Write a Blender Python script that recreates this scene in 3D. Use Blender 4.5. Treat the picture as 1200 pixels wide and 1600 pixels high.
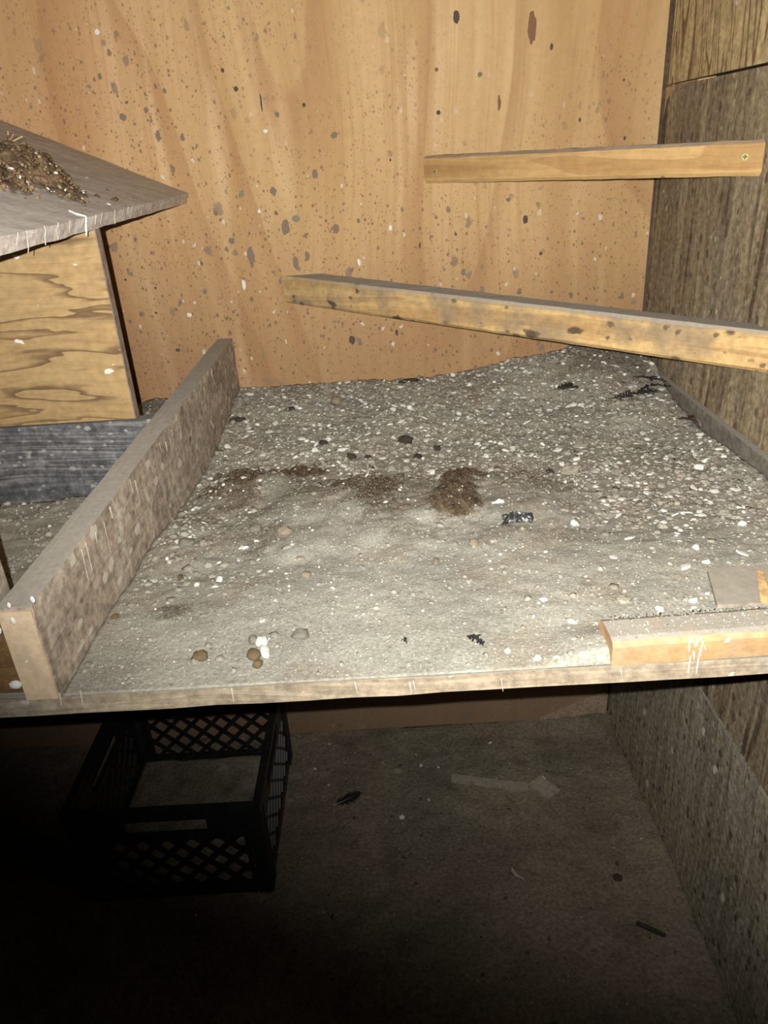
import bpy, bmesh, math, random
from mathutils import Vector, Matrix, Euler, noise as mnoise
import numpy as np

for o in list(bpy.data.objects):
    bpy.data.objects.remove(o)
scene = bpy.context.scene
COL = scene.collection
rng = random.Random(7)
nrg = np.random.default_rng(11)

# ------------------------------------------------------------------ camera
FPX = 1160.48
CAM_LOC = Vector((0.0, -1.70, 1.539))
CAM_ROT = Euler((1.1169, 0.0603, -0.0137), 'XYZ')
RC = CAM_ROT.to_matrix()
cd = bpy.data.cameras.new('camera')
cd.sensor_fit = 'VERTICAL'
cd.sensor_height = 36.0
cd.lens = FPX * 36.0 / 1600.0
cd.clip_start = 0.01
cam = bpy.data.objects.new('camera', cd)
cam.location = CAM_LOC
cam.rotation_euler = CAM_ROT
COL.objects.link(cam)
scene.camera = cam

def ray(px, py):
    return RC @ Vector(((px - 600) / FPX, -(py - 800) / FPX, -1.0))

def at(px, py, axis, val):
    d = ray(px, py)
    return CAM_LOC + d * ((val - CAM_LOC[axis]) / d[axis])

# ------------------------------------------------------------------ world and the hand-held flash
w = bpy.data.worlds.new('world')
scene.world = w
w.use_nodes = True
w.node_tree.nodes['Background'].inputs[0].default_value = (0.9, 0.95, 1.0, 1)
w.node_tree.nodes['Background'].inputs[1].default_value = 0.004

FLASH_AIM = (850, 290)
fl = bpy.data.lights.new('flash', 'SPOT')
fl.energy = 143.0
fl.color = (1.0, 0.985, 0.95)
fl.spot_size = math.radians(116)
fl.spot_blend = 1.0
fl.shadow_soft_size = 0.0025
flo = bpy.data.objects.new('flash', fl)
flo.location = CAM_LOC + RC @ Vector((-0.028, 0.016, 0.0))
fz = -ray(*FLASH_AIM).normalized(); fx = RC @ Vector((0.88, -0.47, 0)); fx = (fx - fz * fx.dot(fz)).normalized(); fy = fz.cross(fx)
flo.rotation_euler = Matrix((fx, fy, fz)).transposed().to_euler()       # oblong beam: stretched and tilted on purpose to leave the lower left floor dark
flo.scale = (1.7, 1.0, 1.0)
COL.objects.link(flo)

scene.view_settings.view_transform = 'Standard'
scene.view_settings.look = 'None'
scene.view_settings.gamma = 1.0
scene.view_settings.use_curve_mapping = False
scene.view_settings.exposure = 0.0

# ------------------------------------------------------------------ main measures (metres)
XR = 0.593            # right wall
XL = -1.30            # left wall
YF = -1.108           # shelf front
X2 = -0.345           # right face of the divider
DT = 0.034            # divider thickness
ZD = 1.175            # divider top
ZB = 1.066            # deck top at the front
YP = -0.557           # nest panel front face
SM = lambda a, b, x: (lambda t: t * t * (3 - 2 * t))(min(1, max(0, (x - a) / (b - a))))

def deck_z(y):
    return ZB - 0.066 * (y - YF) / (-YF)

def fbm(x, y, s, o=4, seed=0.0):
    v = 0; a = 1
    for i in range(o):
        v += a * mnoise.noise((x * s + seed, y * s - seed, seed * 0.37)); s *= 2.1; a *= 0.5
    return v

# ------------------------------------------------------------------ node helpers
class T:
    def __init__(s, name, rough=0.9, spec=0.2):
        s.m = bpy.data.materials.new(name); s.m.use_nodes = True
        s.nt = s.m.node_tree
        s.b = s.nt.nodes['Principled BSDF']
        s.b.inputs['Roughness'].default_value = rough
        s.b.inputs['Specular IOR Level'].default_value = spec
    def put(s, sock, v):
        if isinstance(v, bpy.types.NodeSocket): s.nt.links.new(v, sock)
        elif v is not None:
            if hasattr(sock.default_value, '__len__') and len(sock.default_value) == 4 and len(v) == 3: v = (*v, 1)
            sock.default_value = v
    def n(s, t, ins=None, **kw):
        k = s.nt.nodes.new(t)
        for a, b in kw.items(): setattr(k, a, b)
        for a, b in (ins or {}).items(): s.put(k.inputs[a], b)
        return k
    def obj(s):
        return s.n('ShaderNodeTexCoord').outputs['Object']
    def mul(s, v, sc):
        return s.n('ShaderNodeVectorMath', {0: v, 1: sc}, operation='MULTIPLY').outputs[0]
    def add(s, v, sc):
        return s.n('ShaderNodeVectorMath', {0: v, 1: sc}, operation='ADD').outputs[0]
    def noise(s, v, scale=1.0, det=3.0, rough=0.55, dist=0.0, col=False):
        k = s.n('ShaderNodeTexNoise', {'Vector': v, 'Scale': scale, 'Detail': det, 'Roughness': rough, 'Distortion': dist})
        return k.outputs['Color'] if col else k.outputs['Fac']
    def math(s, op, a, b=0.0, clamp=False):
        return s.n('ShaderNodeMath', {0: a, 1: b}, operation=op, use_clamp=clamp).outputs[0]
    def ss(s, x, a, b, lo=0.0, hi=1.0):
        k = s.n('ShaderNodeMapRange', {'Value': x, 'From Min': a, 'From Max': b, 'To Min': lo, 'To Max': hi}, interpolation_type='SMOOTHSTEP')
        return k.outputs[0]
    def mix(s, f, a, b, mode='MIX'):
        k = s.n('ShaderNodeMix', data_type='RGBA', blend_type=mode, clamp_factor=True)
        s.put(k.inputs[0], f); s.put(k.inputs[6], a); s.put(k.inputs[7], b)
        return k.outputs[2]
    def sep(s, v):
        return s.n('ShaderNodeSeparateXYZ', {0: v}).outputs
    def spots(s, v, scale, rmin, rmax, dens, soft=0.25, jit=0.25):
        """round irregular spots: mask 0..1; dens = share of cells that hold one"""
        wv = s.add(v, s.mul(s.add(s.noise(v, scale * 2.2, 2, col=True), (-.5, -.5, -.5)), (jit / scale * 2,) * 3))
        k = s.n('ShaderNodeTexVoronoi', {'Vector': wv, 'Scale': scale}, feature='F1')
        c = s.n('ShaderNodeSeparateColor', {0: k.outputs['Color']}).outputs
        r = s.math('ADD', s.math('MULTIPLY', s.math('POWER', c[0], 2.0), (rmax - rmin) * 1.45), rmin * 1.45)
        inside = s.math('SUBTRACT', 1.0, s.math('DIVIDE', k.outputs['Distance'], r))
        m = s.ss(inside, 0.0, soft)
        return s.math('MULTIPLY', m, s.math('LESS_THAN', c[1], dens))
    def done(s, col, bump=None, bstr=0.3, bdist=0.002, rough=None):
        s.put(s.b.inputs['Base Color'], col)
        if rough is not None: s.put(s.b.inputs['Roughness'], rough)
        if bump is not None:
            k = s.n('ShaderNodeBump', {'Height': bump, 'Strength': bstr, 'Distance': bdist})
            s.nt.links.new(k.outputs[0], s.b.inputs['Normal'])
        return s.m

AX = {'x': 0, 'y': 1, 'z': 2}
def stretch(axis, across, along):
    v = [across] * 3; v[AX[axis]] = along
    return tuple(v)

def wood(name, axis, light, dark, ring=(3.0, 0.5, 7.0), ring_amt=0.5, line=0.75, fibre=0.35, blotch=0.25, blotch_col=None,
         dust=0.0, dust_col=(0.19, 0.175, 0.15), grime=0.0, grime_col=(0.12, 0.10, 0.085), grime_scale=6.0,
         specks=(), warp=0.25, lw=0.45, rdet=1.5, seed=0.0, rough=0.85, bump=0.35, streak=None, streak_scale=(60, 2.5), smear=None, smear_amt=.6, mottle=0.35):
    t = T(name, rough)
    o = t.add(t.obj(), (seed, seed * 1.7, seed * 0.6))
    wv = t.add(o, t.mul(t.add(t.noise(t.mul(o, stretch(axis, 1.0, 0.35)), 3.0, 2, col=True), (-.5, -.5, -.5)), stretch(axis, warp * 0.5, 0.0)))
    rn = t.noise(t.mul(wv, stretch(axis, ring[0], ring[1])), 1.0, rdet, 0.45)
    fr = t.math('FRACT', t.math('MULTIPLY', rn, ring[2]))
    # late wood: slow rise then sharp fall
    late = t.math('MULTIPLY', t.ss(fr, line - lw, line), t.ss(fr, 1.0, 0.97))
    fb = t.noise(t.mul(wv, stretch(axis, 170.0, 5.0)), 1.0, 3, 0.6)
    fb2 = t.noise(t.mul(wv, stretch(axis, 22.0, 0.9)), 1.0, 3, 0.55)
    col = t.mix(t.math('MULTIPLY', late, ring_amt), light, dark)
    col = t.mix(t.ss(fb, 0.42, 0.72, 0.0, fibre), col, dark)
    bl = t.ss(fb2, 0.38, 0.70, 0.0, blotch)
    col = t.mix(bl, col, blotch_col or dark)
    if streak:
        s2 = t.noise(t.mul(wv, stretch(axis, streak_scale[0], streak_scale[1])), 1.0, 2, 0.5)
        col = t.mix(t.ss(s2, 0.60, 0.68, 0.0, 0.85), col, streak)
    if grime:
        g = t.noise(o, grime_scale, 5, 0.6)
        col = t.mix(t.ss(g, 0.62 - 0.35 * grime, 0.80 - 0.25 * grime, 0.0, min(1.0, 0.35 + grime * 0.6)), col, grime_col)
    if smear:
        sn = t.noise(t.mul(o, (38, 38, 5)), 1.0, 4, .6)
        col = t.mix(t.ss(sn, .55, .70, 0.0, smear_amt), col, smear)
    mo = t.noise(o, 75.0, 5, .7)
    col = t.mix(1.0, col, t.mix(t.ss(mo, .28, .72), (1 - mottle,) * 3, (1 + mottle * .8,) * 3), 'MULTIPLY')
    for (sc, r0, r1, dens, soft, c, amt) in specks:
        sp = t.spots(t.mul(o, stretch(axis, 1.0, 0.7)), sc, r0 * 1.6, r1 * 1.6, min(1.0, dens * 1.8), soft)
        col = t.mix(t.math('MULTIPLY', sp, amt), col, c)
    if dust:
        nz = t.sep(t.n('ShaderNodeNewGeometry').outputs['Normal'])[2]
        dn = t.noise(o, 30.0, 4, 0.6)
        f = t.math('MULTIPLY', t.ss(nz, 0.35, 0.85), t.ss(dn, 0.15, 0.5, 0.55, 1.0))
        dc = t.mix(t.noise(o, 160.0, 3), tuple(c * 0.72 for c in dust_col), tuple(c * 1.25 for c in dust_col))
        col = t.mix(t.math('MULTIPLY', f, dust), col, dc)
    h = t.math('ADD', t.math('MULTIPLY', fb, 0.6), t.math('MULTIPLY', late, -0.4))
    return t.done(col, h, bump, 0.0012)

WHITE = (0.62, 0.60, 0.54)
GREY = (0.20, 0.185, 0.165)
DKBR = (0.060, 0.040, 0.028)

# ------------------------------------------------------------------ mesh helpers
class MB:
    def __init__(s): s.v = []; s.f = []
    def poly(s, pts, vec):
        """prism: polygon pts swept along vec"""
        n = len(pts); b = len(s.v); vec = Vector(vec)
        P = [Vector(p) for p in pts]
        s.v += [tuple(p) for p in P] + [tuple(p + vec) for p in P]
        nrm = Vector((0, 0, 0))
        for i in range(n): nrm += P[i].cross(P[(i + 1) % n])
        flip = nrm.dot(vec) > 0
        a = list(range(b, b + n)); c = list(range(b + n, b + 2 * n))
        s.f.append(a[::-1] if flip else a); s.f.append(c if flip else c[::-1])
        for i in range(n):
            j = (i + 1) % n
            q = [a[i], a[j], c[j], c[i]]
            s.f.append(q if flip else q[::-1])
    def box(s, x0, x1, y0, y1, z0, z1):
        s.poly([(x0, y0, z0), (x1, y0, z0), (x1, y1, z0), (x0, y1, z0)], (0, 0, z1 - z0))
    def bar(s, a, b, r, n=6, r2=None):
        a = Vector(a); b = Vector(b); r2 = r if r2 is None else r2
        d = (b - a).normalized(); u = d.orthogonal().normalized(); w_ = d.cross(u)
        k = len(s.v)
        for p, rr in ((a, r), (b, r2)):
            for i in range(n):
                t_ = 2 * math.pi * i / n
                s.v.append(tuple(p + (u * math.cos(t_) + w_ * math.sin(t_)) * rr))
        for i in range(n):
            j = (i + 1) % n
            s.f.append([k + i, k + j, k + n + j, k + n + i])
        s.f.append(list(range(k, k + n))[::-1]); s.f.append(list(range(k + n, k + 2 * n)))
    def flatbar(s, a, b, wdir, wid, thick):
        a = Vector(a); b = Vector(b); d = (b - a).normalized(); wv = Vector(wdir); wv = (wv - d * wv.dot(d)).normalized(); nv = d.cross(wv)
        s.poly([a - wv * wid / 2 - nv * thick / 2, a + wv * wid / 2 - nv * thick / 2, a + wv * wid / 2 + nv * thick / 2, a - wv * wid / 2 + nv * thick / 2], b - a)
    def add(s, vs, fs):
        k = len(s.v); s.v += [tuple(v) for v in vs]; s.f += [[i + k for i in f] for f in fs]
    def mesh(s, name, mat, loc=(0, 0, 0), smooth=False):
        me = bpy.data.meshes.new(name)
        L = Vector(loc)
        me.from_pydata([tuple(Vector(v) - L) for v in s.v], [], s.f)
        if mat: me.materials.append(mat)
        if smooth: me.polygons.foreach_set('use_smooth', [True] * len(me.polygons))
        me.update()
        return me
    def build(s, name, mat, parent=None, loc=(0, 0, 0), smooth=False, bevel=0.0):
        o = bpy.data.objects.new(name, s.mesh(name, mat, loc, smooth))
        COL.objects.link(o)
        if bevel:
            bm = bmesh.new(); bm.from_mesh(o.data)
            bmesh.ops.bevel(bm, geom=bm.edges[:], offset=bevel, segments=2, affect='EDGES', profile=0.6)
            bm.to_mesh(o.data); bm.free()
        o.location = loc
        if parent:
            o.parent = parent
            o.location = Vector(loc) - world_loc(parent)
        return o

def world_loc(o):
    l = Vector(o.location)
    while o.parent: o = o.parent; l += Vector(o.location)
    return l

def empty(name, loc):
    o = bpy.data.objects.new(name, None); COL.objects.link(o); o.location = loc; o.empty_display_size = 0.05
    return o

def tag(o, label=None, cat=None, group=None, kind=None):
    if label: o['label'] = label
    if cat: o['category'] = cat
    if group: o['group'] = group
    if kind: o['kind'] = kind
    return o

def rough_edges(o, cuts, amp, scale=18.0, seed=0.0):
    """subdivide a board and wobble it a little so edges are not ruler straight"""
    bm = bmesh.new(); bm.from_mesh(o.data)
    es = [e for e in bm.edges if e.calc_length() > 0.09]
    bmesh.ops.subdivide_edges(bm, edges=es, cuts=cuts, use_grid_fill=True)
    for v in bm.verts:
        n = mnoise.noise_vector(Vector(v.co) * scale + Vector((seed, seed, seed)))
        v.co += n * amp
    bm.to_mesh(o.data); bm.free()

# ------------------------------------------------------------------ materials
M = {}
def plywood_wall():
    t = T('orange_plywood', 0.75)
    o = t.obj(); x, y, z = t.sep(o)
    wv = t.add(o, t.mul(t.add(t.noise(t.mul(o, (1, 1, .4)), 2.2, 2, col=True), (-.5, -.5, -.5)), (.16, 0, 0)))
    big = t.noise(t.mul(wv, (2.0, 0, 0.42)), 1.0, 1.2, 0.4)
    fr = t.math('FRACT', t.math('MULTIPLY', big, 13.0))
    ln = t.math('MULTIPLY', t.ss(fr, 0.55, 0.93), t.ss(fr, 1.0, 0.95))
    soft = t.noise(t.mul(wv, (9, 0, .8)), 1.0, 3, 0.5)
    fine = t.noise(t.mul(wv, (85, 0, 1.6)), 1.0, 4, 0.65)
    pale = t.noise(t.mul(wv, (17, 0, 1.6)), 1.0, 2, 0.5)
    col = t.mix(t.ss(soft, .33, .68), (.472, .312, .150), (.378, .228, .098))
    col = t.mix(t.math('MULTIPLY', ln, 0.42), col, (.28, .14, .058))
    col = t.mix(t.ss(pale, .56, .74, 0, .55), col, (.59, .425, .245))
    col = t.mix(t.ss(fine, .48, .72, 0, .38), col, (.31, .155, .062))
    # redder, darker tone, low near the litter and in the upper left
    lowm = t.ss(t.math('ADD', z, t.math('MULTIPLY', t.noise(o, 4.0, 4), .28)), 1.62, 1.22)
    col = t.mix(t.math('MULTIPLY', lowm, .62), col, (.235, .128, .062))
    upl = t.math('MULTIPLY', t.ss(x, -.2, -.75), t.noise(o, 5.0, 3))
    col = t.mix(t.math('MULTIPLY', upl, .5), col, (.42, .19, .10))
    # fly specks and old splashes, in drifts
    mo = t.noise(o, 60.0, 5, .7)
    col = t.mix(1.0, col, t.mix(t.ss(mo, .28, .72), (.95,) * 3, (1.04,) * 3), 'MULTIPLY')
    drift = t.ss(t.math('ADD', t.noise(o, 2.6, 3), t.math('ADD', t.ss(z, 1.95, 1.15, 0, .3), t.ss(x, .25, -.35, 0, .12))), .50, .82)
    for sc, r0, r1, den, c, a in ((52, .05, .22, .30, (.13, .085, .060), .8), (120, .10, .30, .30, (.11, .07, .048), .7),
                                 (30, .06, .24, .30, (.16, .115, .090), .7), (230, .12, .36, .42, (.13, .085, .06), .6),
                                 (46, .04, .17, .16, (.55, .50, .42), .75)):
        sp = t.spots(t.mul(o, (1, 1, .75)), sc, r0, r1, den, .35)
        dr = t.math('ADD', t.math('MULTIPLY', drift, .85), .15)
        col = t.mix(t.math('MULTIPLY', t.math('MULTIPLY', sp, dr), a), col, c)
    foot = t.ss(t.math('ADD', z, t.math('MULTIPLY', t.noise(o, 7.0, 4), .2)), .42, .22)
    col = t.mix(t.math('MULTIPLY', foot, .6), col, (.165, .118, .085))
    sm = t.ss(t.noise(o, 9.0, 5, .65), .60, .74)
    col = t.mix(t.math('MULTIPLY', t.math('MULTIPLY', sm, lowm), .65), col, (.155, .125, .10))
    return t.done(col, fine, .25, .001)
M['ply_wall'] = plywood_wall()
M['wall_upper'] = wood('weathered_board_pale', 'z', (.46, .350, .180), (.13, .078, .036), ring=(11, .8, 20), ring_amt=.9, line=.9, lw=.35, fibre=.35, blotch=.45,
                       blotch_col=(.32, .235, .125), warp=.5, seed=3.1, specks=((40, .03, .09, .06, .4, WHITE, .8),))
M['wall_lower'] = wood('weathered_board_grey', 'z', (.320, .250, .150), (.105, .070, .042), ring=(9, .5, 6), ring_amt=.45, fibre=.65, blotch=.7, blotch_col=(.19, .148, .095),
                       grime=.35, grime_col=(.25, .215, .155), streak=(.065, .040, .026), streak_scale=(34, 1.8), seed=8.4, bump=.6, mottle=.45, smear=(.10, .068, .042), smear_amt=.55,
                       specks=((34, .02, .09, .12, .4, WHITE, .8), (90, .05, .16, .2, .4, (.36, .33, .27), .6), (60, .08, .22, .2, .4, DKBR, .7)))
M['wall_bottom'] = wood('weathered_board_dusty', 'z', (.36, .310, .215), (.13, .10, .066), ring=(14, .8, 5), ring_amt=.35, fibre=.75, blotch=.5, blotch_col=(.22, .19, .135),
                        grime=.45, grime_col=(.30, .265, .20), seed=14.2, bump=.9, mottle=.5,
                        specks=((30, .04, .13, .25, .4, WHITE, .9), (75, .06, .2, .3, .4, (.42, .39, .32), .7), (60, .07, .22, .25, .4, DKBR, .8)))
M['raw_pine'] = wood('raw_pine', 'z', (.50, .34, .16), (.30, .17, .07), ring=(8, .5, 6), ring_amt=.4, seed=5.0)
M['dark_backing'] = wood('dark_framing', 'z', (.10, .065, .04), (.04, .025, .015), seed=6.0)
M['perch_hi'] = wood('clean_batten', 'x', (.46, .295, .125), (.26, .135, .048), ring=(16, .5, 6), ring_amt=.45, fibre=.4, blotch=.35, seed=2.2, mottle=.1, dust=.95, dust_col=(.17, .155, .14),
                     grime=.12, grime_col=(.24, .17, .10), specks=((90, .05, .2, .10, .4, DKBR, .8),))
M['perch_lo'] = wood('stained_perch', 'x', (.50, .335, .145), (.24, .125, .05), ring=(16, .5, 5), ring_amt=.35, fibre=.4, blotch=.45, seed=9.7, mottle=.18, dust=.97, dust_col=(.30, .28, .245),
                     grime=.62, grime_col=(.205, .155, .10), grime_scale=12,
                     specks=((34, .06, .22, .28, .3, DKBR, .9), (75, .08, .26, .28, .3, (.09, .06, .04), .8), (40, .05, .16, .2, .3, WHITE, .95)))
M['roof'] = wood('dusty_roof_board', 'y', (.54, .475, .42), (.33, .27, .23), ring=(9, .6, 4), ring_amt=.25, fibre=.45, blotch=.35, seed=4.4, smear=(.62, .58, .51), smear_amt=.35, dust=.6, dust_col=(.50, .45, .405),
                 grime=.42, grime_col=(.60, .58, .53), grime_scale=5.5, specks=((40, .04, .15, .2, .4, WHITE, .8),), bump=.6)
M['panel'] = wood('yellow_fir_panel', 'x', (.325, .218, .100), (.085, .045, .025), ring=(14, 2.0, 9.0), ring_amt=.8, line=.95, lw=.34, rdet=4.0, fibre=.25, blotch=.3, blotch_col=(.25, .15, .065), warp=.35, seed=1.3, mottle=.15,
                  grime=.10, grime_col=(.20, .135, .08), specks=((34, .02, .09, .3, .3, WHITE, .8), (60, .03, .12, .2, .4, (.42, .37, .28), .7)))
M['panel_edge'] = wood('panel_edge_grain', 'z', (.21, .16, .125), (.13, .095, .07), ring_amt=.2, seed=2.9, specks=((60, .06, .2, .15, .3, WHITE, .8),))
M['slate_board'] = wood('slate_grey_board', 'x', (.178, .172, .166), (.048, .046, .046), ring=(34, .4, 9), ring_amt=.6, fibre=.8, blotch=.5, blotch_col=(.085, .085, .09), seed=7.7, bump=.8,
                        dust=.9, dust_col=(.15, .14, .125), grime=.25, grime_col=(.25, .24, .22), grime_scale=70, mottle=.5, specks=((110, .06, .22, .22, .3, (.30, .29, .27), .8),))
M['divider'] = wood('dusty_divider_board', 'y', (.375, .318, .252), (.20, .152, .115), ring=(12, .6, 5), ring_amt=.2, fibre=.35, blotch=.4, blotch_col=(.25, .195, .15), seed=12.0, smear=(.46, .42, .345), smear_amt=.5, mottle=.45,
                    dust=1.0, dust_col=(.335, .305, .258), grime=.6, grime_col=(.22, .17, .13), grime_scale=14,
                    specks=((46, .05, .2, .3, .3, (.48, .45, .38), .85), (90, .06, .22, .3, .3, (.36, .32, .26), .7), (70, .06, .2, .2, .3, DKBR, .6)), bump=.8)
M['trim'] = wood('dusty_grey_trim', 'y', (.19, .17, .135), (.10, .085, .065), ring_amt=.3, seed=31.0, grime=.7, grime_col=(.13, .118, .095), grime_scale=20, dust=1.0, dust_col=(.27, .25, .21))
M['end_grain'] = wood('end_grain', 'z', (.52, .40, .27), (.38, .27, .17), ring_amt=.2, blotch=.3, fibre=.2, seed=3.3, mottle=.15, grime=.12, grime_col=(.34, .27, .19),
                      specks=((60, .05, .2, .12, .3, WHITE, .9),))
M['fascia'] = wood('stained_fascia', 'x', (.235, .135, .055), (.08, .042, .018), ring=(12, .8, 6), ring_amt=.6, blotch=.6, seed=21.0, dust=1.0, dust_col=(.22, .195, .158),
                   grime=.3, grime_col=(.27, .20, .13), specks=((50, .05, .2, .15, .3, WHITE, .9),))
M['deck'] = wood('shelf_plywood', 'x', (.35, .285, .20), (.19, .14, .09), ring=(60, .8, 4), ring_amt=.4, fibre=.5, blotch=.5, blotch_col=(.25, .20, .14), seed=17.0,
                 dust=.9, dust_col=(.26, .24, .20), grime=.4, grime_col=(.30, .265, .21), grime_scale=13,
                 specks=((60, .03, .10, .2, .3, (.46, .43, .36), .7),), bump=.7)
M['cleat'] = wood('cleat_pine', 'x', (.40, .26, .125), (.26, .15, .07), ring=(22, .6, 5), ring_amt=.45, blotch=.4, fibre=.35, seed=13.0, dust=.97, dust_col=(.25, .23, .19),
                  grime=.4, grime_col=(.30, .25, .19), grime_scale=15, mottle=.2, specks=((60, .02, .08, .15, .3, (.5, .47, .4), .7),))
M['scrap'] = wood('dusty_scrap_ply', 'y', (.28, .24, .19), (.18, .14, .105), ring_amt=.2, seed=15.0, dust=.75, dust_col=(.275, .25, .205), grime=.2, grime_col=(.25, .22, .18))
M['floor_wood'] = wood('dusty_stick_wood', 'x', (.29, .25, .19), (.19, .15, .105), ring_amt=.2, seed=16.0, dust=.5, dust_col=(.27, .245, .20))

def plain(name, col, rough=0.9, var=0.3, scale=120.0, spec=0.2, bump=0.4, metal=0.0):
    t = T(name, rough, spec)
    t.b.inputs['Metallic'].default_value = metal
    n = t.noise(t.obj(), scale, 4, .6)
    c = t.mix(t.ss(n, .3, .7), tuple(v * (1 - var) for v in col), tuple(min(1, v * (1 + var)) for v in col))
    return t.done(c, n, bump, .001)
M['white_dropping'] = plain('white_dropping', (.60, .59, .54), .8, .12)
M['pale_chalk'] = plain('pale_chalk', (.46, .44, .39), .9, .2)
M['torn_veneer'] = plain('torn_veneer', (.27, .195, .135), .9, .25)
M['chalk'] = plain('chalky_streak', (.36, .325, .27), .9, .25)
M['grey_dropping'] = plain('grey_splash', (.185, .138, .100), .9, .3)
M['dark_dropping'] = plain('dark_splash', (.085, .060, .045), .9, .3)
M['brown_stain'] = plain('brown_knot', (.19, .10, .05), .8, .3)
M['brown_dropping'] = plain('brown_dropping', (.125, .093, .050), .85, .3, 90)
M['tan_lump'] = plain('tan_lump', (.21, .175, .125), .95, .25)
M['grey_lump'] = plain('grey_lump', (.17, .155, .125), .95, .3)
M['dark_clump'] = plain('dark_clump', (.045, .034, .026), .95, .5, 150)
M['feather_black'] = plain('black_feather', (.016, .015, .016), .55, .4, 300, .4)
M['feather_brown'] = plain('brown_feather', (.050, .028, .018), .7, .4, 300)
M['quill'] = plain('pale_quill', (.40, .35, .27), .6, .2)
M['shell'] = plain('pale_shell', (.60, .585, .53), .75, .15, 200)
M['pebble'] = plain('dusty_pebble', (.232, .215, .176), .97, .3, 2.2, bump=.9)
M['pebble_tan'] = plain('tan_pebble', (.258, .233, .184), .97, .3, 2.2, bump=.9)
M['brass'] = plain('yellow_zinc_screw', (.62, .55, .25), .4, .1, 60, .5, .1, .6)
M['crate'] = plain('black_crate_plastic', (.012, .012, .012), .38, .4, 40, .5, .15)
M['thread'] = plain('pale_thread', (.20, .18, .15), .9, .1)
def crumple():
    t = T('crumpled_black_film', .45, .5)
    n = t.noise(t.obj(), 110.0, 3, .6)
    return t.done(t.mix(t.ss(n, .57, .64), (.020, .020, .020), (.34, .33, .30)))
M['film'] = crumple()

def vcol_material(name, fine, amt, bstr, rough=.97, specks=()):
    t = T(name, rough, .1)
    c = t.n('ShaderNodeVertexColor', layer_name='tint').outputs[0]
    o = t.obj()
    n = t.noise(o, fine, 5, .65)
    n2 = t.noise(o, fine * .18, 4, .6)
    col = t.mix(t.ss(n, .25, .75), t.mix(1.0, c, (1 - amt,) * 3, 'MULTIPLY'), t.mix(1.0, c, (1 + amt,) * 3, 'MULTIPLY'))
    for (sc, r0, r1, dens, soft, cc, a) in specks:
        col = t.mix(t.math('MULTIPLY', t.spots(o, sc, r0, r1, dens, soft), a), col, cc)
    h = t.math('ADD', n, t.math('MULTIPLY', n2, 2.0))
    return t.done(col, h, bstr, .003)
M['litter'] = vcol_material('grey_litter', 260, .26, .42, specks=((150, .10, .34, .28, .3, (.135, .115, .085), .5), (210, .1, .30, .25, .3, (.50, .47, .40), .75), (420, .1, .34, .3, .3, (.46, .43, .36), .7)))
M['grains'] = vcol_material('litter_grains', 500, .25, .3)
M['earth'] = vcol_material('dark_earth', 120, .35, .9, specks=((40, .05, .2, .2, .3, (.045, .036, .026), .7), (70, .03, .13, .14, .3, (.30, .27, .22), .8)))

# ------------------------------------------------------------------ setting: walls and floor
b = MB(); b.box(XL, 0.586, 0.0, 0.012, 0.0, 2.45)
wb = b.build('wall_back', M['ply_wall'], loc=(0, 0, 0)); tag(wb, 'orange plywood back wall with fly specks above the shelf', kind='structure')
b = MB(); b.box(XL, XR + .05, 0.014, 0.06, -0.02, 2.45)
o = b.build('framing_board', M['dark_backing'], wb)
b = MB(); b.poly([(.38, -.003, 0.0), (.586, -.003, .0), (.586, -.003, .085), (.575, -.003, .095)], (0, .0029, 0))
b.build('chipped_veneer', M['torn_veneer'], wb)

wr = empty('wall_right', (XR, 0, 0)); tag(wr, 'weathered board wall at the right of the shelf', kind='structure')
YW = -2.5
b = MB(); b.box(XR - .002, XR + .014, YW, -.016, 1.621, 2.45)
b.build('panel', M['wall_upper'], wr, (XR, 0, 0))
b = MB(); b.poly([(XR, YW, .531), (XR, .004, .531), (XR, .004, 1.50), (XR, .002, 1.545), (XR, -.012, 1.595), (XR, -.055, 1.6165), (XR, YW, 1.6165)], (.014, 0, 0))
b.build('panel', M['wall_lower'], wr, (XR, 0, 0))
b = MB(); b.poly([(XR + .0008, -.0005, 1.53), (XR + .0008, -.0005, 1.6165), (XR + .0008, -.052, 1.6165)], (.004, 0, 0))
b.build('pale_shim', M['raw_pine'], wr, (XR, 0, 0))
b = MB(); b.box(XR, XR + .014, YW, .004, -.01, .529)
b.build('panel', M['wall_bottom'], wr, (XR, 0, 0))
b = MB(); b.box(XR + .016, XR + .05, -.12, .01, 0, 2.45)
b.build('stud', M['raw_pine'], wr, (XR, 0, 0))
b = MB(); b.box(XR + .05, XR + .06, YW, .05, 0, 2.45)
b.build('sheathing', M['dark_backing'], wr, (XR, 0, 0))
b = MB(); b.bar((XR - .003, -.30, .530), (XR - .003, -1.05, .5285), .0012, 5)
b.build('pale_thread', M['thread'], wr, (XR, 0, 0))

b = MB(); b.box(XL - .015, XL, YW, .05, 0, 2.45)
wl = b.build('wall_left', M['wall_lower'], loc=(XL, 0, 0)); tag(wl, 'weathered board wall beyond the nest box', kind='structure')

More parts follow.
